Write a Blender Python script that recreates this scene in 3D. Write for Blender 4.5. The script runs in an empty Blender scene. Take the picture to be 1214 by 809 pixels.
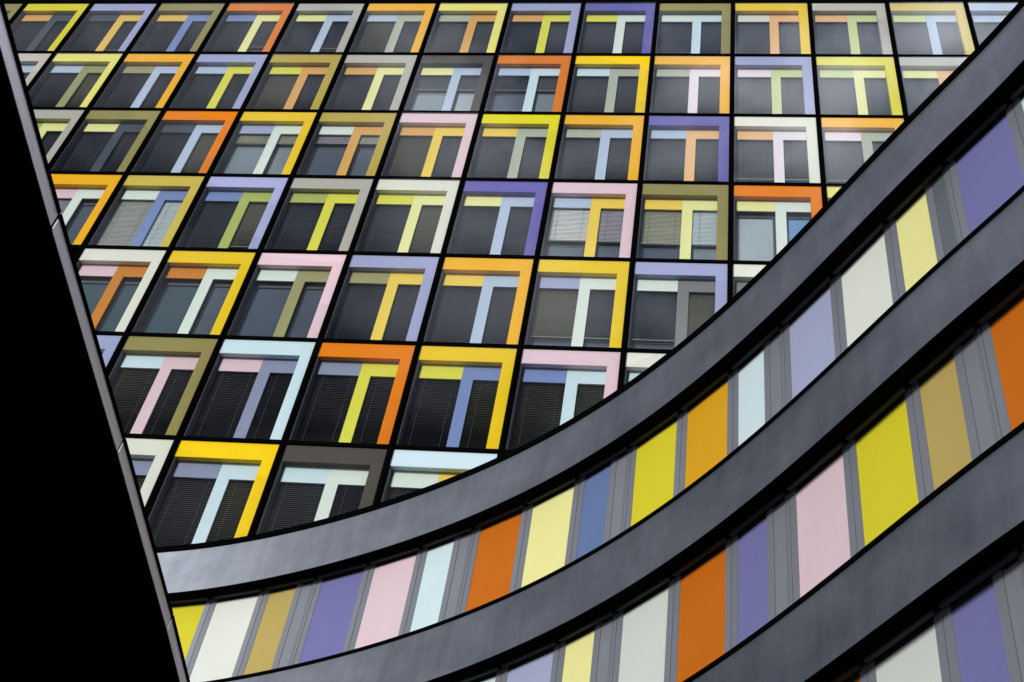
import bpy, bmesh, math, random
import numpy as np
from mathutils import Matrix, Vector

random.seed(7)
SC = bpy.context.scene
COL = SC.collection
EYE = 1.6                      # camera height above the pavement

# ------------------------------------------------------------------ materials
def lin(c):
    return tuple((v / 255 / 12.92) if v / 255 <= .04045 else ((v / 255 + .055) / 1.055) ** 2.4 for v in c)

def new_mat(name):
    m = bpy.data.materials.new(name)
    m.use_nodes = True
    return m, m.node_tree.nodes, m.node_tree.links, m.node_tree.nodes['Principled BSDF']

def noise(nt, scale, detail=4, rough=.55, stretch=(1, 1, 1)):
    tc = nt.nodes.new('ShaderNodeTexCoord')
    mp = nt.nodes.new('ShaderNodeMapping')
    mp.inputs['Scale'].default_value = stretch
    n = nt.nodes.new('ShaderNodeTexNoise')
    n.inputs['Scale'].default_value = scale
    n.inputs['Detail'].default_value = detail
    n.inputs['Roughness'].default_value = rough
    nt.links.new(tc.outputs['Object'], mp.inputs['Vector'])
    nt.links.new(mp.outputs['Vector'], n.inputs['Vector'])
    return n

def ramp(nt, src, lo, hi, p0=.3, p1=.7):
    r = nt.nodes.new('ShaderNodeValToRGB')
    r.color_ramp.elements[0].position = p0
    r.color_ramp.elements[1].position = p1
    r.color_ramp.elements[0].color = (*lo, 1)
    r.color_ramp.elements[1].color = (*hi, 1)
    nt.links.new(src, r.inputs['Fac'])
    return r

def paint(name, rgb, rough=.45, var=.05, spec=.4, metal=0., scale=2.5, stretch=(1, 1, 1), bump=0., lin_in=False, coat=0.):
    m, N, L, b = new_mat(name)
    nt = m.node_tree
    c = rgb if lin_in else lin(rgb)
    n = noise(nt, scale, 5, .6, stretch)
    r = ramp(nt, n.outputs['Fac'], tuple(x * (1 - var) for x in c), tuple(min(1, x * (1 + var)) for x in c))
    L.new(r.outputs['Color'], b.inputs['Base Color'])
    b.inputs['Roughness'].default_value = rough
    b.inputs['Specular IOR Level'].default_value = spec
    b.inputs['Metallic'].default_value = metal
    b.inputs['Coat Weight'].default_value = coat
    if bump:
        bp = nt.nodes.new('ShaderNodeBump')
        bp.inputs['Strength'].default_value = bump
        bp.inputs['Distance'].default_value = .01
        L.new(n.outputs['Fac'], bp.inputs['Height'])
        L.new(bp.outputs['Normal'], b.inputs['Normal'])
    return m

M = {}
M['black_metal'] = paint('black_metal', (.0022, .0022, .0025), .8, .1, .0, lin_in=True)
M['black_soffit'] = paint('black_soffit', (.0035, .0035, .0036), .8, .2, .0, lin_in=True)
M['dark_casing'] = paint('dark_casing', (.032, .034, .044), .6, .1, .2, lin_in=True)
M['sash_grey'] = paint('sash_grey', (.055, .058, .075), .5, .08, .3, lin_in=True)
M['box_grey'] = paint('box_grey', (.06, .06, .062), .6, .15, .15, lin_in=True)
M['head_shaded'] = paint('shaded_head_profile', (.022, .022, .025), .6, .1, .1, lin_in=True)  # frame header with the shade of the soffit put into its colour
M['groove'] = paint('groove', (.01, .01, .012), .8, .1, .1, lin_in=True)
M['cord'] = paint('cord', (.05, .055, .066), .5, .1, .3, lin_in=True)
M['rail_metal'] = paint('rail_metal', (.34, .32, .24), .3, .05, .5, .8, lin_in=True)

def concrete():
    m, N, L, b = new_mat('grey_render')
    nt = m.node_tree
    big = noise(nt, .55, 6, .62, (1, 1, 1.6))
    streak = noise(nt, 3.2, 5, .65, (1, 1, .22))
    fine = noise(nt, 38, 4, .7)
    a = N.new('ShaderNodeMath'); a.operation = 'MULTIPLY_ADD'
    a.inputs[1].default_value = .55
    L.new(big.outputs['Fac'], a.inputs[0])
    s2 = N.new('ShaderNodeMath'); s2.operation = 'MULTIPLY'; s2.inputs[1].default_value = .33
    L.new(streak.outputs['Fac'], s2.inputs[0])
    L.new(s2.outputs[0], a.inputs[2])
    c = N.new('ShaderNodeMath'); c.operation = 'MULTIPLY_ADD'; c.inputs[1].default_value = .24
    L.new(fine.outputs['Fac'], c.inputs[0]); L.new(a.outputs[0], c.inputs[2])
    r = ramp(nt, c.outputs[0], (.165, .184, .222), (.335, .358, .408), .40, .72)
    L.new(r.outputs['Color'], b.inputs['Base Color'])
    b.inputs['Roughness'].default_value = .48
    b.inputs['Metallic'].default_value = .96
    b.inputs['Specular IOR Level'].default_value = .35
    bp = N.new('ShaderNodeBump'); bp.inputs['Strength'].default_value = .25; bp.inputs['Distance'].default_value = .006
    L.new(c.outputs[0], bp.inputs['Height']); L.new(bp.outputs['Normal'], b.inputs['Normal'])
    return m
M['concrete'] = concrete()
M['alu'] = paint('grey_aluminium', (.235, .25, .285), .42, .05, .5, .25, 1.2, (1, 1, .2), lin_in=True)
M['alu_insert'] = paint('grey_aluminium_insert', (.26, .275, .31), .38, .05, .5, .25, 1.2, (1, 1, .2), lin_in=True)
M['slate_glass'] = paint('slate_glass', (.13, .155, .175), .2, .06, .5, lin_in=True)
M['fascia'] = paint('brushed_fascia', (.50, .475, .49), .42, .16, .5, .4, 5, (.25, .25, 9), bump=.05, lin_in=True)
M['glint_edge'] = paint('aluminium_glint_edge', (.85, .85, .86), .35, .03, .5, .1, lin_in=True)  # bright base colour stands in for the glint at the joints
M['asphalt'] = paint('dark_paving', (.05, .05, .052), .85, .25, .2, scale=.8, lin_in=True)
M['tower_wall'] = paint('tower_wall', (.02, .02, .022), .8, .1, .1, lin_in=True)

GI = 1.30                      # low-reflection coated sheet
def pane_glass():
    m, N, L, b = new_mat('clear_pane')
    nt = m.node_tree
    N.remove(b)
    out = N['Material Output']
    tr = N.new('ShaderNodeBsdfTransparent'); tr.inputs['Color'].default_value = (.965, .975, .97, 1)
    gl = N.new('ShaderNodeBsdfGlossy'); gl.inputs['Roughness'].default_value = .02
    fr = N.new('ShaderNodeFresnel')
    ge = N.new('ShaderNodeNewGeometry')                      # same reflectance from either side of the sheet
    ior = N.new('ShaderNodeMath'); ior.operation = 'MULTIPLY_ADD'
    ior.inputs[1].default_value = 1 / GI - GI; ior.inputs[2].default_value = GI
    L.new(ge.outputs['Backfacing'], ior.inputs[0]); L.new(ior.outputs[0], fr.inputs['IOR'])
    # faint waviness of the toughened sheet
    n = noise(nt, .7, 2, .5, (1, 1, .6))
    bp = N.new('ShaderNodeBump'); bp.inputs['Strength'].default_value = .05; bp.inputs['Distance'].default_value = .05
    L.new(n.outputs['Fac'], bp.inputs['Height'])
    L.new(bp.outputs['Normal'], gl.inputs['Normal'])
    mx = N.new('ShaderNodeMixShader')
    L.new(fr.outputs[0], mx.inputs[0]); L.new(tr.outputs[0], mx.inputs[1]); L.new(gl.outputs[0], mx.inputs[2])
    L.new(mx.outputs[0], out.inputs['Surface'])
    return m
M['pane'] = pane_glass()

# colours as they look in open shade
PAL = {
 'Y': (222, 210, 16), 'V': (160, 164, 202), 'K': (146, 136, 78), 'O': (222, 122, 0), 'G': (180, 176, 166),
 'A': (243, 178, 0), 'C': (236, 226, 122), 'P': (102, 96, 168), 'D': (236, 198, 10), 'H': (186, 163, 66),
 'T': (76, 70, 64), 'R': (226, 196, 205), 'W': (222, 222, 208), 'B': (206, 226, 234), 'S': (122, 140, 190),
 'L': (182, 197, 220), 'M': (220, 230, 220), 'U': (222, 168, 92), 'Z': (70, 78, 90), 'N': (174, 184, 98),
 'X': (140, 148, 174), 'F': (236, 224, 232), 'o': (206, 128, 40), 'n': (204, 214, 148), 'u': (236, 186, 128), 'E': (164, 168, 142), 'Q': (128, 128, 126), 'J': (208, 184, 78),
 # low wing panels
 'rY': (216, 205, 46), 'rW': (224, 227, 217), 'rG': (207, 213, 206), 'rH': (184, 163, 94), 'rP': (116, 116, 168), 'rR': (220, 196, 204),
 'rC': (206, 226, 232), 'rO': (197, 106, 22), 'rE': (236, 232, 156), 'rS': (101, 121, 166), 'rA': (218, 162, 30), 'rV': (163, 170, 200),
}
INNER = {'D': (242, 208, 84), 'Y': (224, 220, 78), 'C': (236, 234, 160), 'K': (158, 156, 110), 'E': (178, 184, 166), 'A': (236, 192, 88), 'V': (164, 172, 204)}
WORD = {'Y': 'lemon yellow', 'V': 'lavender', 'K': 'olive', 'O': 'orange', 'G': 'pale grey', 'A': 'amber', 'C': 'pale yellow',
 'P': 'violet', 'D': 'golden yellow', 'H': 'ochre', 'T': 'dark taupe', 'R': 'pink', 'W': 'off-white', 'B': 'pale cyan', 'S': 'steel blue',
 'L': 'pale blue', 'X': 'grey blue', 'F': 'pinkish white', 'o': 'deep orange', 'n': 'pale lime', 'u': 'pale orange', 'rG': 'greenish white', 'M': 'mint white', 'U': 'light orange', 'Z': 'slate', 'N': 'lime green', 'E': 'sage', 'Q': 'mid grey', 'J': 'sand yellow',
 'rY': 'lemon yellow', 'rW': 'off-white', 'rH': 'ochre', 'rP': 'violet', 'rR': 'pink', 'rC': 'pale cyan', 'rO': 'orange', 'rE': 'cream yellow',
 'rS': 'steel blue', 'rA': 'amber', 'rV': 'lavender'}
for k, c in PAL.items():
    ring = k.startswith('r')
    cl = tuple(v * (1.04 if not ring else 1.0) for v in lin(c))
    M['col_' + k] = paint('coloured_' + ('glass_' if ring else 'sheet_') + WORD[k].replace(' ', '_'), cl,
                          .6, .03, .06 if not ring else .10, scale=1.1, stretch=(1, 1, .6), lin_in=True)
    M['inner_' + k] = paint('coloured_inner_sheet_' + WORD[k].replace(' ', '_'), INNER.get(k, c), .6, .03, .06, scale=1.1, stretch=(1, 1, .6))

GLASS = {'deep': (.02, .026, .036), 'blue': (.085, .105, .14), 'pale': (.20, .25, .29), 'light': (.38, .44, .48), 'sky': (.15, .31, .56),  # the sky tone puts reflected sky blue into the glass colour
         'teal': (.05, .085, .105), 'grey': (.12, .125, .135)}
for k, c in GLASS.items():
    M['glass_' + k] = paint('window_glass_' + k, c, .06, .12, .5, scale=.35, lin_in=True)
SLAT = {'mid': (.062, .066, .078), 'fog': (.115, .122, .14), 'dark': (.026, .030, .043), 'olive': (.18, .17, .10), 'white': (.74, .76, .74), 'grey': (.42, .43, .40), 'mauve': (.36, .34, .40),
        'brown_sheen': (.105, .098, .066), 'navy': (.016, .021, .034), 'cyan': (.58, .68, .73), 'khaki': (.36, .36, .26)}  # the brown tone has the yellowish sheen of the slats put into it
for k, c in SLAT.items():
    M['slat_' + k] = paint('blind_slat_' + k, c, .42, .06, .5, .15 if k in ('dark', 'brown_sheen', 'navy') else 0, 1.5, lin_in=True)

# ------------------------------------------------------------------ mesh helpers
def mesh_from(name, verts, faces, mats, midx=None):
    me = bpy.data.meshes.new(name)
    me.from_pydata(verts, [], faces)
    for m in mats:
        me.materials.append(m)
    if midx:
        me.polygons.foreach_set('material_index', midx)
    me.validate()
    me.update()
    return me

class MB:
    """Collects shapes for ONE mesh."""
    def __init__(self):
        self.v, self.f, self.m = [], [], []
    def hexa(self, p, mi=0):
        o = len(self.v)
        self.v += [tuple(q) for q in p]
        for f in ((0, 3, 2, 1), (4, 5, 6, 7), (0, 1, 5, 4), (1, 2, 6, 5), (2, 3, 7, 6), (3, 0, 4, 7)):
            self.f.append(tuple(o + i for i in f)); self.m.append(mi)
    def box(self, x0, x1, y0, y1, z0, z1, mi=0):
        self.hexa([(x0, y0, z0), (x1, y0, z0), (x1, y1, z0), (x0, y1, z0), (x0, y0, z1), (x1, y0, z1), (x1, y1, z1), (x0, y1, z1)], mi)
    def prism(self, poly, y0, y1, mi=0):
        """polygon in x-z extruded in y"""
        o = len(self.v); n = len(poly)
        self.v += [(x, y0, z) for x, z in poly] + [(x, y1, z) for x, z in poly]
        self.f.append(tuple(range(o, o + n))); self.m.append(mi)
        self.f.append(tuple(range(o + 2 * n - 1, o + n - 1, -1))); self.m.append(mi)
        for i in range(n):
            j = (i + 1) % n
            self.f.append((o + j, o + i, o + n + i, o + n + j)); self.m.append(mi)
    def mesh(self, name, *mats):
        me = mesh_from(name, self.v, self.f, mats, self.m)
        bm = bmesh.new(); bm.from_mesh(me)
        bmesh.ops.recalc_face_normals(bm, faces=bm.faces)
        bm.to_mesh(me); bm.free()
        return me

def bevel(me, w):
    bm = bmesh.new(); bm.from_mesh(me)
    bmesh.ops.bevel(bm, geom=bm.edges[:], offset=w, segments=1, affect='EDGES', clamp_overlap=True)
    bm.to_mesh(me); bm.free()
    return me

def link(name, me, parent=None, loc=None, label=None):
    o = bpy.data.objects.new(name, me)
    COL.objects.link(o)
    if parent is not None:
        o.parent = parent
    if loc is not None:
        o.location = loc
    if label:
        o['label'] = label
    return o

def thing(name, label, cat, loc=(0, 0, 0)):
    o = bpy.data.objects.new(name, None)
    COL.objects.link(o)
    o.location = loc
    o['label'] = label
    o['category'] = cat
    return o

# ------------------------------------------------------------------ ground
mb = MB(); mb.box(-300, 300, -300, 300, -.5, 0)
g = link('ground', mb.mesh('ground', M['asphalt'])); g['kind'] = 'structure'

# ------------------------------------------------------------------ office tower
W, H = 2.6, 1.44126148 * 2.6
TX, TY, TZ = .248758586 * 2.6, 8.77360434 * 2.6, 17.4366179 * 2.6 + EYE
tower = thing('office_tower', 'tall office tower gridded with windows in bright coloured angled frames', 'building', (TX, TY, 0))
mw, rh = .145, .118
KX0, KX1, JR0, JR1 = -12, 5, -1, 9
zj = lambda j: TZ - j * H
ztop = zj(JR0)
mb = MB(); mb.box(KX0 * W - 1, KX1 * W + 1, .50, 14, 0, ztop + .6)
link('wall', mb.mesh('wall', M['tower_wall']), tower)
# mullions : dark posts with a shallow fin in front
mb = MB()
mb.box(-mw / 2, mw / 2, .0, .497, 3, ztop + .3)
mb.box(-.028, .028, -.035, .002, 3, ztop + .3)
mul = mb.mesh('mullion', M['black_metal'])
for k in range(KX0, KX1 + 1):
    link('mullion', mul, tower, (k * W, 0, 0))
mb = MB()
mb.box(KX0 * W, KX1 * W, .022, .496, -rh / 2, rh / 2)
rail = mb.mesh('transom', M['black_metal'])
mb = MB()
mb.box(KX0 * W, KX1 * W, .022, .496, -rh / 2, rh / 2 + .14)
deep_rail = mb.mesh('transom', M['black_metal'])
for j in range(JR0, JR1 + 1):
    link('transom', deep_rail if j == 0 else rail, tower, (0, 0, zj(j)))

CACHE = {}
def cached(key, fn):
    if key not in CACHE:
        CACHE[key] = fn()
    return CACHE[key]
X0, X1, Z0, Z1 = mw / 2, W - mw / 2, rh / 2, H - rh / 2
CW = X1 - X0
LT, LR = .545, .305                          # thickness of the coloured angle: top, right
BX0 = X0 + .475 * CW; BW = .115 * W           # seven-shaped panel
SB = Z1 - 1.055                               # underside of the inner strip
def m_casing():
    b = MB()
    b.box(X0 + .001, X1 - .001, .44, .48, Z0 + .001, Z1 - .001)          # back
    b.box(X0 + .001, X0 + .05, .062, .438, Z0 + .001, Z1 - .001)          # left reveal
    b.box(X0 + .052, X1 - .002, .205, .438, Z1 - .30, Z1 - .002)          # head box
    b.box(X0 + .052, X1 - .002, .062, .438, Z0 + .001, Z0 + .03)          # sill
    return b.mesh('window', M['dark_casing'])
def m_frame(c):
    b = MB()
    b.prism([(X0 + .002, Z1 - .002), (X1 - .002, Z1 - .002), (X1 - .002, Z0 + .032), (X1 - LR, Z0 + .032), (X1 - LR, Z1 - LT), (X0 + .002, Z1 - LT)], .060, .196)
    return b.mesh('colour_frame', M['col_' + c])
def m_pane():
    b = MB(); b.box(X0 - .012, X1 + .012, .040, .050, Z0 - .012, Z1 + .012)
    return b.mesh('glass_pane', M['pane'])
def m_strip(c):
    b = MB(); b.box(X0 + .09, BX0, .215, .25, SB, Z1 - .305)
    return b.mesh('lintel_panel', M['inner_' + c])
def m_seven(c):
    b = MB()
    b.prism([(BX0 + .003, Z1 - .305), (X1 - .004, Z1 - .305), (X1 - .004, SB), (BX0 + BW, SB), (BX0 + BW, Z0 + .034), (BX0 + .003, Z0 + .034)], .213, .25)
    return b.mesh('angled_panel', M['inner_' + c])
LX = (X0 + .055, BX0 + .02); RX = (BX0 + BW - .02, X1 - .01)
def m_blind(side, c, frac, tilt, seed):
    b = MB()
    x0, x1 = (LX[0] + .03, LX[1]) if side == 'left' else (RX[0] + .01, RX[1])
    top = SB + .06; bot = Z0 + .035
    zb = top - frac * (top - bot)
    pitch = .062
    rnd = random.Random(seed)
    z = top
    w = .075
    while z > zb + .05:
        q = (top - z) / (top - bot)                 # the slats hang a little more open towards the bottom
        t = math.radians(tilt + 5 - (8 + 22 * q ** 2.5 if tilt < 70 else 4 if tilt > 75 else 26 * q ** 4) + rnd.uniform(-.7, .7))
        dy, dz = math.cos(t) * w / 2, math.sin(t) * w / 2
        yc = .295
        # a thin slat, its outer edge lower than its inner edge
        ny, nz = -math.sin(t) * .0015, math.cos(t) * .0015
        p = [(x0, yc - dy - ny, z - dz - nz), (x1, yc - dy - ny, z - dz - nz), (x1, yc + dy - ny, z + dz - nz), (x0, yc + dy - ny, z + dz - nz),
             (x0, yc - dy + ny, z - dz + nz), (x1, yc - dy + ny, z - dz + nz), (x1, yc + dy + ny, z + dz + nz), (x0, yc + dy + ny, z + dz + nz)]
        b.hexa(p)
        z -= pitch
    b.box(x0, x1, .262, .312, zb, zb + .028, 2 if frac < .97 else 0)
    for f in ((.16, .82) if side == 'left' else (.22, .78)):
        xx = x0 + f * (x1 - x0)
        b.box(xx - .003, xx + .003, .2545, .2575, zb + .01, top, 1)
    return b.mesh('blind', M['slat_' + c], M['cord'], M['rail_metal'])
def m_sash(side):
    x0, x1 = LX if side == 'left' else RX
    b = MB(); t = .085
    z0, z1 = Z0 + .033, SB + .04
    b.box(x0, x0 + t, .345, .41, z0, z1)
    b.box(x1 - t, x1, .345, .41, z0, z1)
    b.box(x0 + t, x1 - t, .345, .41, z1 - .2, z1)
    b.box(x0 + t, x1 - t, .345, .41, z0, z0 + .05)
    return b.mesh('sash', M['sash_grey'])
def m_sash_glass(side, c):
    x0, x1 = LX if side == 'left' else RX
    b = MB(); b.box(x0 + .087, x1 - .087, .375, .39, Z0 + .085, SB - .162)
    return b.mesh('sash_glass', M['glass_' + c])

# (column, row): outer frame, strip, seven, left window, right window
# window = (slat colour or None, how far down 0..1, glass colour, slat tilt)
dk = ('dark', 1, 'deep', 74)
def D(c='dark', t=74): return (c, 1, 'deep', t)
def HF(f, c='dark', gl='blue', t=74): return (c, f, gl, t)
def OP(gl='blue'): return (None, 0, gl, 0)
CELLS = {}
def row(j, k0, *cells):
    for i, c in enumerate(cells):
        if c: CELLS[(k0 + i, j)] = c
row(-1, -10, *[(a, b, c, dk, dk) for a, b, c in ('CYL', 'OLS', 'GSC', 'VCU', 'DUB', 'AKV', 'RVY', 'WYL', 'PLD', 'KDM', 'OMS', 'DSE', 'VEU')])
row(0, -11, ('K', 'C', 'U', dk, dk), ('Y', 'U', 'Z', D('navy'), D('navy')), ('V', 'Z', 'A', D('navy'), HF(.82, 'navy', 'teal')), ('K', 'A', 'S', D('navy'), HF(.86, 'dark', 'grey')),
    ('O', 'S', 'C', D(), HF(.72, 'dark', 'grey')), ('G', 'C', 'L', D('navy'), HF(.75, 'dark', 'grey')), ('A', 'L', 'E', D('brown_sheen'), D()), ('C', 'E', 'U', D(), D()),
    ('V', 'U', 'Y', D('navy'), D()), ('P', 'Y', 'M', D(), D()), ('K', 'M', 'B', D(), D()), ('D', 'W', 'u', D(), D()), ('G', 'u', 'n', D(), D()),
    ('J', 'n', 'L', D(), D()), ('L', 'L', 'D', D(), D()))
row(1, -10, ('G', 'S', 'L', D('navy'), D('navy')), ('C', 'L', 'K', D('navy'), D('brown_sheen')), ('A', 'K', 'L', D('navy'), HF(.88)), ('V', 'L', 'Y', D('navy'), D()), ('H', 'Y', 'U', D('brown_sheen'), D()),
    ('G', 'U', 'C', D(), D()), ('T', 'C', 'L', HF(.36, 'dark', 'pale'), HF(.36, 'dark', 'light')), ('O', 'L', 'B', HF(.36, 'navy', 'blue'), HF(.36, 'dark', 'pale')),
    ('D', 'B', 'E', D(), D()), ('A', 'E', 'F', D(), D()), ('V', 'F', 'n', D(), D()), ('Y', 'n', 'C', D(), D()), ('G', 'C', 'u', D(), D()))
row(2, -9, ('G', 'N', 'C', D('navy'), D('navy')), ('K', 'C', 'Z', D('navy'), D('navy')), ('O', 'Z', 'L', D('navy'), D('brown_sheen')),
    ('D', 'V', 'M', HF(.22, 'khaki', 'pale', 76), HF(.22, 'khaki', 'pale', 76)), ('H', 'M', 'U', HF(.2, 'mauve', 'blue', 76), HF(.2, 'grey', 'blue', 76)),
    ('R', 'U', 'D', D('brown_sheen'), D()), ('Y', 'D', 'E', D(), D()), ('A', 'E', 'L', D(), D()), ('P', 'L', 'u', D(), D()),
    ('W', 'u', 'F', HF(.82, 'dark', 'pale'), HF(.82, 'dark', 'sky')), ('A', 'F', 'E', HF(.82, 'dark', 'sky'), D()))
row(3, -8, ('A', 'R', 'M', HF(.7, 'mauve', 'blue', 76), OP('blue')), ('J', 'M', 'S', D('grey', 76), HF(.97, 'cyan', 'pale', 76)), ('V', 'S', 'N', D('navy'), HF(.86, 'brown_sheen', 'deep')),
    ('G', 'N', 'Y', D('navy'), D('dark')), ('W', 'Y', 'C', D('dark'), D('brown_sheen')), ('P', 'C', 'L', D('navy'), D('dark')),
    ('R', 'L', 'D', HF(.62, 'white', 'blue', 76), HF(.62, 'mauve', 'blue', 76)), ('K', 'D', 'C', HF(.64, 'khaki', 'blue', 76), HF(.64, 'cyan', 'pale', 76)),
    ('O', 'C', 'M', OP('light'), OP('sky')), ('C', 'M', 'L', dk, dk))
row(4, -7, ('W', 'R', 'o', OP('teal'), OP('teal')), ('D', 'o', 'M', OP('teal'), OP('blue')), ('R', 'M', 'K', OP('blue'), OP('blue')), ('V', 'K', 'D', D('navy'), D('dark')),
    ('A', 'D', 'L', D('dark'), D('dark')), ('D', 'V', 'M', HF(.78, 'brown_sheen', 'blue'), HF(.78, 'dark', 'blue')), ('V', 'M', 'Q', HF(.78, 'dark', 'blue'), HF(.78, 'brown_sheen', 'blue')), ('W', 'Q', 'L', D(), D()))
row(5, -7, ('V', 'L', 'B', dk, dk), ('K', 'B', 'R', D('brown_sheen', 60), D('dark', 60)), ('B', 'R', 'X', D('dark', 60), D('dark', 57)), ('O', 'X', 'Y', D('dark', 60), D('dark', 60)),
    ('D', 'Y', 'S', D('dark', 60), D('brown_sheen', 60)), ('R', 'S', 'B', D('brown_sheen', 60), D('brown_sheen', 60)), ('W', 'B', 'L', D(), D()))
row(6, -6, ('W', 'X', 'X', D('brown_sheen', 60), D('brown_sheen', 60)), ('D', 'X', 'B', D('dark', 58), D('brown_sheen', 58)), ('T', 'B', 'M', D('dark', 58), D('navy', 58)), ('B', 'M', 'D', D('dark', 58), D('dark', 58)),
    ('V', 'D', 'C', dk, dk))

for (k, j), (cf, ca, cb, wl, wr) in CELLS.items():
    w = link('window', cached('casing', m_casing), tower, (k * W, 0, zj(j + 1)), '%s framed window' % WORD[cf])
    link('colour_frame', cached('frame' + cf, lambda: m_frame(cf)), w, None, '%s angled frame' % WORD[cf])
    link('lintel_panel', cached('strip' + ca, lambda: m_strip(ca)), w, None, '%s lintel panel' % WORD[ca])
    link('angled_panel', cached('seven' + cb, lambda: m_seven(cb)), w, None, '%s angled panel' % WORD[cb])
    for side, st in (('left', wl), ('right', wr)):
        c, fr, gl, tilt = st
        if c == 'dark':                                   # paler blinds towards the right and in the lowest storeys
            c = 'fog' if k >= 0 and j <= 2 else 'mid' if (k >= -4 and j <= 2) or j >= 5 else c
        if fr < 1:
            link('sash', cached('sash' + side, lambda: m_sash(side)), w)
            link('sash_glass', cached('sg' + side + gl, lambda: m_sash_glass(side, gl)), w)
        if c:
            sd = (k + j) % 3
            link('blind', cached(('bl', side, c, fr, tilt, sd), lambda: m_blind(side, c, fr, tilt, sd)), w)
    gp = link('glass_pane', cached('pane', m_pane), w)
    rr = random.Random(31 * k + 7 * j)                    # panes are never perfectly in one plane
    gp.rotation_euler = (math.radians(rr.uniform(-.35, .35)), 0, math.radians(rr.uniform(-.16, .16)))

# ------------------------------------------------------------------ curved low wing (concave front)
K = 17.0
CO = [-0.4984855, -0.4496923, 0.3360166, -0.7814596, -2.2496355, -1.8066167, -0.4893664]
S_, FH = 3.30608841, 1.05520673                 # storey, face height
az = np.radians(np.linspace(-27, 23, 501))
u = (az - .3) / .6
rho = K * np.exp(sum(c * u ** m for m, c in enumerate(CO)))
px, py = rho * np.sin(az), rho * np.cos(az)
def extend(px, py, n_left, n_right):
    dl = np.array([px[0] - px[30], py[0] - py[30]]); dl /= np.hypot(*dl)
    dr = np.array([px[-1] - px[-30], py[-1] - py[-30]]); dr /= np.hypot(*dr)
    L = np.array([[px[0], py[0]] + dl * t for t in np.arange(n_left, 0, -.1)])
    R = np.array([[px[-1], py[-1]] + dr * t for t in np.arange(.1, n_right, .1)])
    return np.concatenate([L[:, 0], px, R[:, 0]]), np.concatenate([L[:, 1], py, R[:, 1]])
px, py = extend(px, py, 4.0, 8.0)
# even spacing along the front, lightly smoothed
sl = np.concatenate([[0], np.cumsum(np.hypot(np.diff(px), np.diff(py)))])
N_ = 240
ss = np.linspace(0, sl[-1], N_)
px, py = np.interp(ss, sl, px), np.interp(ss, sl, py)
for _ in range(6):
    px[1:-1] = (px[:-2] + 2 * px[1:-1] + px[2:]) / 4
    py[1:-1] = (py[:-2] + 2 * py[1:-1] + py[2:]) / 4
tx, ty = np.gradient(px), np.gradient(py)
tn = np.hypot(tx, ty); tx, ty = tx / tn, ty / tn
nx, ny = -ty, tx                                # away from the court (into the building)
def off(d):
    return px + nx * d, py + ny * d
wing = thing('curved_wing', 'low curved wing with grey bands and rows of coloured panels in front of tower', 'building')

def sweep(name, d0, d1, z0, z1, mat, parent, i0=0, i1=N_):
    """a band that follows the front between two depths and two heights, closed all round"""
    ax, ay = off(d0); bx, by = off(d1)
    v, f = [], []
    n = i1 - i0
    for i in range(i0, i1):
        v += [(ax[i], ay[i], z0), (bx[i], by[i], z0), (bx[i], by[i], z1), (ax[i], ay[i], z1)]
    for i in range(n - 1):
        a, b = 4 * i, 4 * i + 4
        for q in range(4):
            r = (q + 1) % 4
            f.append((a + q, b + q, b + r, a + r))
    f.append((3, 2, 1, 0)); e = 4 * (n - 1); f.append((e, e + 1, e + 2, e + 3))
    me = mesh_from(name, v, f, [mat])
    bm = bmesh.new(); bm.from_mesh(me); bmesh.ops.recalc_face_normals(bm, faces=bm.faces); bm.to_mesh(me); bm.free()
    return link(name, me, parent)

zft = lambda r: K + EYE - r * S_                # top of the face of band r
zfb = lambda r: zft(r) - FH
DW = .30                                        # panel plane behind the face
for r in range(5):
    b = sweep('spandrel', 0, .27, zfb(r), zft(r), M['concrete'], wing)
    top = .135 if r == 0 else .062
    sweep('coping', -.022, .272 if r else .6, zft(r) + .002, zft(r) + top, M['black_metal'], b)
    sweep('drip_edge', -.006, .03, zfb(r) - .022, zfb(r) - .002, M['black_metal'], b)
    sweep('soffit', .034, .40, zfb(r) - .012, zfb(r) - .004, M['black_soffit'], b)
sweep('wall', .42, .9, 0, zft(0) + .05, M['groove'], wing)
# roof slab between the wing and the tower
rx, ry = off(.7)
v = [(x, y, zft(0) - .25) for x, y in zip(rx, ry)] + [(12, 22.2, zft(0) - .25), (-15, 22.2, zft(0) - .25)]
n = len(v)
v += [(x, y, z + .2) for x, y, z in v]
f = [tuple(range(n)), tuple(range(2 * n - 1, n - 1, -1))] + [(i, (i + 1) % n, n + (i + 1) % n, n + i) for i in range(n)]
link('roof', mesh_from('roof', v, f, [M['groove']]), wing)

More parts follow.
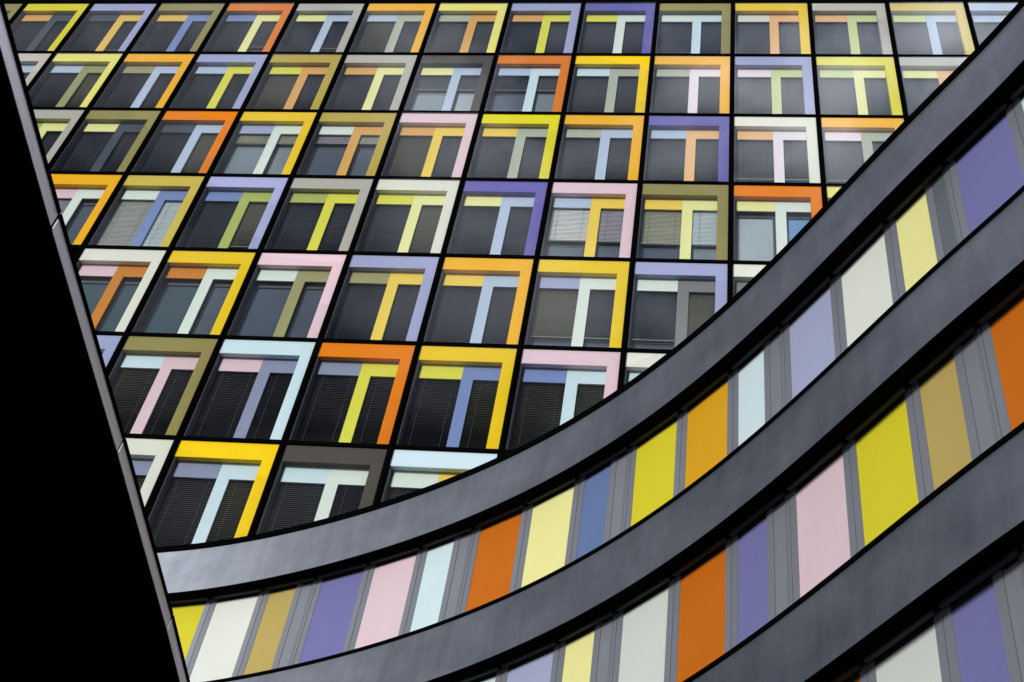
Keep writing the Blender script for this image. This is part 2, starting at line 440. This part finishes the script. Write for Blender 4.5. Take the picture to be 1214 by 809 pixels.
# bays: arc position along the panel plane, zero straight ahead of the camera
wx, wy = off(DW)
wa = np.arctan2(wx, wy)
ws = np.concatenate([[0], np.cumsum(np.hypot(np.diff(wx), np.diff(wy)))])
mid = slice(20, N_ - 60)
ws -= np.interp(0, wa[mid], ws[mid])
def plan(s, d):
    """point in plan at arc position s, depth d behind the face"""
    x, y = np.interp(s, ws, wx), np.interp(s, ws, wy)
    ax, ay = np.interp(s, ws, nx), np.interp(s, ws, ny)
    return np.array([x + ax * (d - DW), y + ay * (d - DW)])
PITCH = 1.1355
def joint(i): return -1.548 + PITCH * i         # joint at the left of bay i; i % 3 == 2 is a narrow bay
def bar(mb, i, u0, u1, d0, d1, z0, z1, mi=0):
    """box in bay i: u along the chord, d behind the face"""
    s0 = joint(i)
    a, b = plan(s0, DW), plan(s0 + PITCH, DW)
    t = (b - a) / np.hypot(*(b - a)); nn = np.array([-t[1], t[0]])
    k = np.hypot(*(b - a)) / PITCH
    P = lambda uu, dd: a + t * uu * k + nn * (dd - DW)
    q = [P(u0, d0), P(u1, d0), P(u1, d1), P(u0, d1)]
    mb.hexa([(p[0], p[1], z0) for p in q] + [(p[0], p[1], z1) for p in q], mi)
# i counts from the lemon panel: wide, wide, narrow; the letters run from i = -9
ROWS = {r: {n - 9: 'r' + c for n, c in enumerate(q)} for r, q in enumerate((
    'YWHPRCOESYACVWEPCRYOH', 'WRSAOYCVEGOPRYHOVCWRE', 'HVOWYPREAOYCOGPREYSWO'))}

HEAD = .105
for r, cells in ROWS.items():
    zb, zt = zft(r + 1) - .05, zfb(r) - .014
    zp = zfb(r) - HEAD
    for i, c in cells.items():
        narrow = (i % 3 == 2)
        pw0, pw1 = .122, (.122 + .578 if narrow else .122 + .900)
        fb = MB()
        bar(fb, i, .006, pw0, .286, .36, zb, zt)                                     # left stile
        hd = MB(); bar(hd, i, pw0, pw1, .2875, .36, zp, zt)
        if narrow:
            bar(fb, i, pw1, pw1 + .122, .286, .36, zb, zt)
            bar(fb, i, pw1 + .345, pw1 + .372, .286, .36, zb, zt)
            bar(fb, i, pw1 + .380, PITCH - .006, .286, .36, zb, zt)
        else:
            bar(fb, i, pw1, PITCH - .006, .286, .36, zb, zt)
        bay = link('panel_bay', fb.mesh('panel_bay', M['alu']), wing, None, 'bay with %s panel' % WORD[c])
        link('head', hd.mesh('head', M['head_shaded']), bay)
        pb = MB(); bar(pb, i, pw0, pw1, .298, .35, zb, zp)
        link('panel', pb.mesh('panel', M['col_' + c]), bay, None, '%s panel' % WORD[c])
        if narrow:
            ib = MB(); bar(ib, i, pw1 + .130, pw1 + .337, .290, .35, zb, zt - .06)
            slate = (r == 0 and i == 5)
            link('infill_panel', ib.mesh('infill_panel', M['slate_glass' if slate else 'alu_insert']), bay)
        hb = MB(); bar(hb, i, .05, PITCH - .05, .205, .262, zfb(r) - .052, zfb(r) - .014)
        link('blind_box', hb.mesh('blind_box', M['box_grey']), bay)

# ------------------------------------------------------------------ black canopy on the left
HC = 8.0
canopy = thing('canopy', 'black flat canopy with a thin brushed metal edge running up the left side', 'canopy')
edge = [(-.5720, -.12), (-.5785, .14), (-.5900, .437), (-.6036, .730), (-.6145, 1.0241), (-.6287, 1.3239), (-.6480, 1.62), (-.668, 1.92)]
edge = [(x * HC, y * HC) for x, y in edge]
zc = HC + EYE
# slab: top cover and soffit
inner = [(x - .008, y) for x, y in edge]
v = [(x, y, zc + .012) for x, y in inner] + [(-15, inner[-1][1], zc + .012), (-15, inner[0][1], zc + .012)]
n = len(v)
v += [(x, y, zc + .135) for x, y, z in v]
f = [tuple(range(n)), tuple(range(2 * n - 1, n - 1, -1))] + [(i, (i + 1) % n, n + (i + 1) % n, n + i) for i in range(n)]
link('soffit', mesh_from('soffit', v, f, [M['black_soffit']]), canopy)
cop = MB()
for (x0, y0), (x1, y1) in zip(edge[:-1], edge[1:]):
    d = np.array([x1 - x0, y1 - y0]); ln = np.hypot(*d); d /= ln; nn = np.array([d[1], -d[0]])   # outward (right)
    P = lambda t, o: np.array([x0, y0]) + d * t + nn * o
    def slab(mb, t0, t1, o0, o1, z0, z1, mi=0):
        q = [P(t0, o0), P(t1, o0), P(t1, o1), P(t0, o1)]
        mb.hexa([(p[0], p[1], z0) for p in q] + [(p[0], p[1], z1) for p in q], mi)
    fb = MB()
    slab(fb, .042, ln - .002, -.006, 0, zc, zc + .142)
    fo = link('fascia', fb.mesh('fascia', M['fascia']), canopy)
    tb = MB()
    q = [P(.014, -.026), P(.018, -.030), P(.041, -.003), P(.041, .001)]     # splayed sheet end, the joint glint put into its bright colour
    tb.hexa([(p[0], p[1], zc + .016) for p in q] + [(p[0], p[1], zc + .142) for p in q])
    link('end_trim', tb.mesh('end_trim', M['glint_edge']), fo)
    cb = MB(); slab(cb, .020, ln - .006, -.06, .014, zc + .145, zc + .178)
    link('edge_cap', cb.mesh('edge_cap', M['black_metal']), fo)
b = MB()
for y in (1.0, 7.5, 14.0):
    b2 = MB(); o = 0
    ring = [(-13.2 + .16 * math.cos(a), y + .16 * math.sin(a)) for a in np.linspace(0, 2 * math.pi, 24, endpoint=False)]
    vv = [(x, yy, 0) for x, yy in ring] + [(x, yy, zc + .012) for x, yy in ring]
    ff = [(i, (i + 1) % 24, 24 + (i + 1) % 24, 24 + i) for i in range(24)]
    link('post', mesh_from('post', vv, ff, [M['black_metal']]), canopy)

# ------------------------------------------------------------------ sky and sun
SUN_AZ, SUN_EL = math.radians(203), math.radians(20)      # azimuth clockwise from +Y
wd = bpy.data.worlds.new('World'); SC.world = wd; wd.use_nodes = True
nt = wd.node_tree; N = nt.nodes; L = nt.links
bg = N['Background']
sky = N.new('ShaderNodeTexSky'); sky.sky_type = 'NISHITA'; sky.sun_disc = False
sky.sun_elevation = SUN_EL; sky.sun_rotation = SUN_AZ
sky.air_density = 1.2; sky.dust_density = 3.0; sky.ozone_density = 1.0
tc = N.new('ShaderNodeTexCoord')
mp = N.new('ShaderNodeMapping'); mp.inputs['Scale'].default_value = (1, 1, 1.6)
L.new(tc.outputs['Generated'], mp.inputs['Vector'])
nz = N.new('ShaderNodeTexNoise'); nz.inputs['Scale'].default_value = 7.5; nz.inputs['Detail'].default_value = 6; nz.inputs['Roughness'].default_value = .55
L.new(mp.outputs['Vector'], nz.inputs['Vector'])
cr = N.new('ShaderNodeValToRGB')
cr.color_ramp.elements[0].position = .40; cr.color_ramp.elements[0].color = (.0, .0, .0, 1)
cr.color_ramp.elements[1].position = .60; cr.color_ramp.elements[1].color = (1, 1, 1, 1)
L.new(nz.outputs['Fac'], cr.inputs['Fac'])
# cloud deck: grey, lighter where it is thin
cm = N.new('ShaderNodeMixRGB'); cm.inputs['Color1'].default_value = (1.3, 1.6, 2.4, 1)
cm.inputs['Color2'].default_value = (11.0, 11.6, 13.2, 1)
L.new(cr.outputs['Color'], cm.inputs['Fac'])
mx = N.new('ShaderNodeMixRGB')
ov = N.new('ShaderNodeMath'); ov.operation = 'MULTIPLY_ADD'; ov.inputs[1].default_value = .12; ov.inputs[2].default_value = .84
L.new(cr.outputs['Color'], ov.inputs[0])
L.new(ov.outputs[0], mx.inputs['Fac'])
L.new(sky.outputs['Color'], mx.inputs['Color1']); L.new(cm.outputs['Color'], mx.inputs['Color2'])
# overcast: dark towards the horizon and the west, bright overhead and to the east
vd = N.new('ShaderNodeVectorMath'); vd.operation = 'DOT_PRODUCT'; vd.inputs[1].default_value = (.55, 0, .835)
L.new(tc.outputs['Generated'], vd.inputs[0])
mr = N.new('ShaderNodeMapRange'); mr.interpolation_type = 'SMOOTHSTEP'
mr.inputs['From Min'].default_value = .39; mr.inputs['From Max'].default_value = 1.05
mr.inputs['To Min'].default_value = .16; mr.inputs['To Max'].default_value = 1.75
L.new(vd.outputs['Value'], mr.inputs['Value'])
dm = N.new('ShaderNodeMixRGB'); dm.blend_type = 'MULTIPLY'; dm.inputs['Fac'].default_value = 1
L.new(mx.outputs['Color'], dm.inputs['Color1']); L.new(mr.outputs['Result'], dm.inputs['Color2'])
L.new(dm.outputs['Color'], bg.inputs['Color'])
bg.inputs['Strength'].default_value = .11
sd = bpy.data.lights.new('sun', 'SUN'); sd.energy = 1.5; sd.angle = math.radians(11); sd.color = (1, .985, .955)
so = bpy.data.objects.new('sun', sd); COL.objects.link(so)
sv = Vector((math.sin(SUN_AZ) * math.cos(SUN_EL), math.cos(SUN_AZ) * math.cos(SUN_EL), math.sin(SUN_EL)))
so.rotation_euler = sv.to_track_quat('Z', 'Y').to_euler()
so.location = (0, -40, 60)

# ------------------------------------------------------------------ camera
R = [[0.9903473576012672, 0.06309678315547157, 0.12341356184641487],
     [0.03175233767222896, 0.7634273957482189, -0.6451127036989454],
     [-0.13492183049653683, 0.6428043305520922, 0.7540548337348818]]
cd = bpy.data.cameras.new('camera'); cam = bpy.data.objects.new('camera', cd); COL.objects.link(cam)
right, down, fwd = (Vector(q) for q in R)
m3 = Matrix((right, -down, -fwd)).transposed()
cam.matrix_world = Matrix.Translation((0, 0, EYE)) @ m3.to_4x4()
cd.lens = 36 * 1664.7105 / 1214
cd.sensor_width = 36
cd.clip_end = 2000
SC.camera = cam
SC.view_settings.view_transform = 'Standard'
SC.view_settings.look = 'None'
SC.view_settings.gamma = 1
SC.view_settings.exposure = .92
SC.view_settings.use_curve_mapping = False
SC.cycles.transparent_max_bounces = 16
SC.cycles.max_bounces = 8
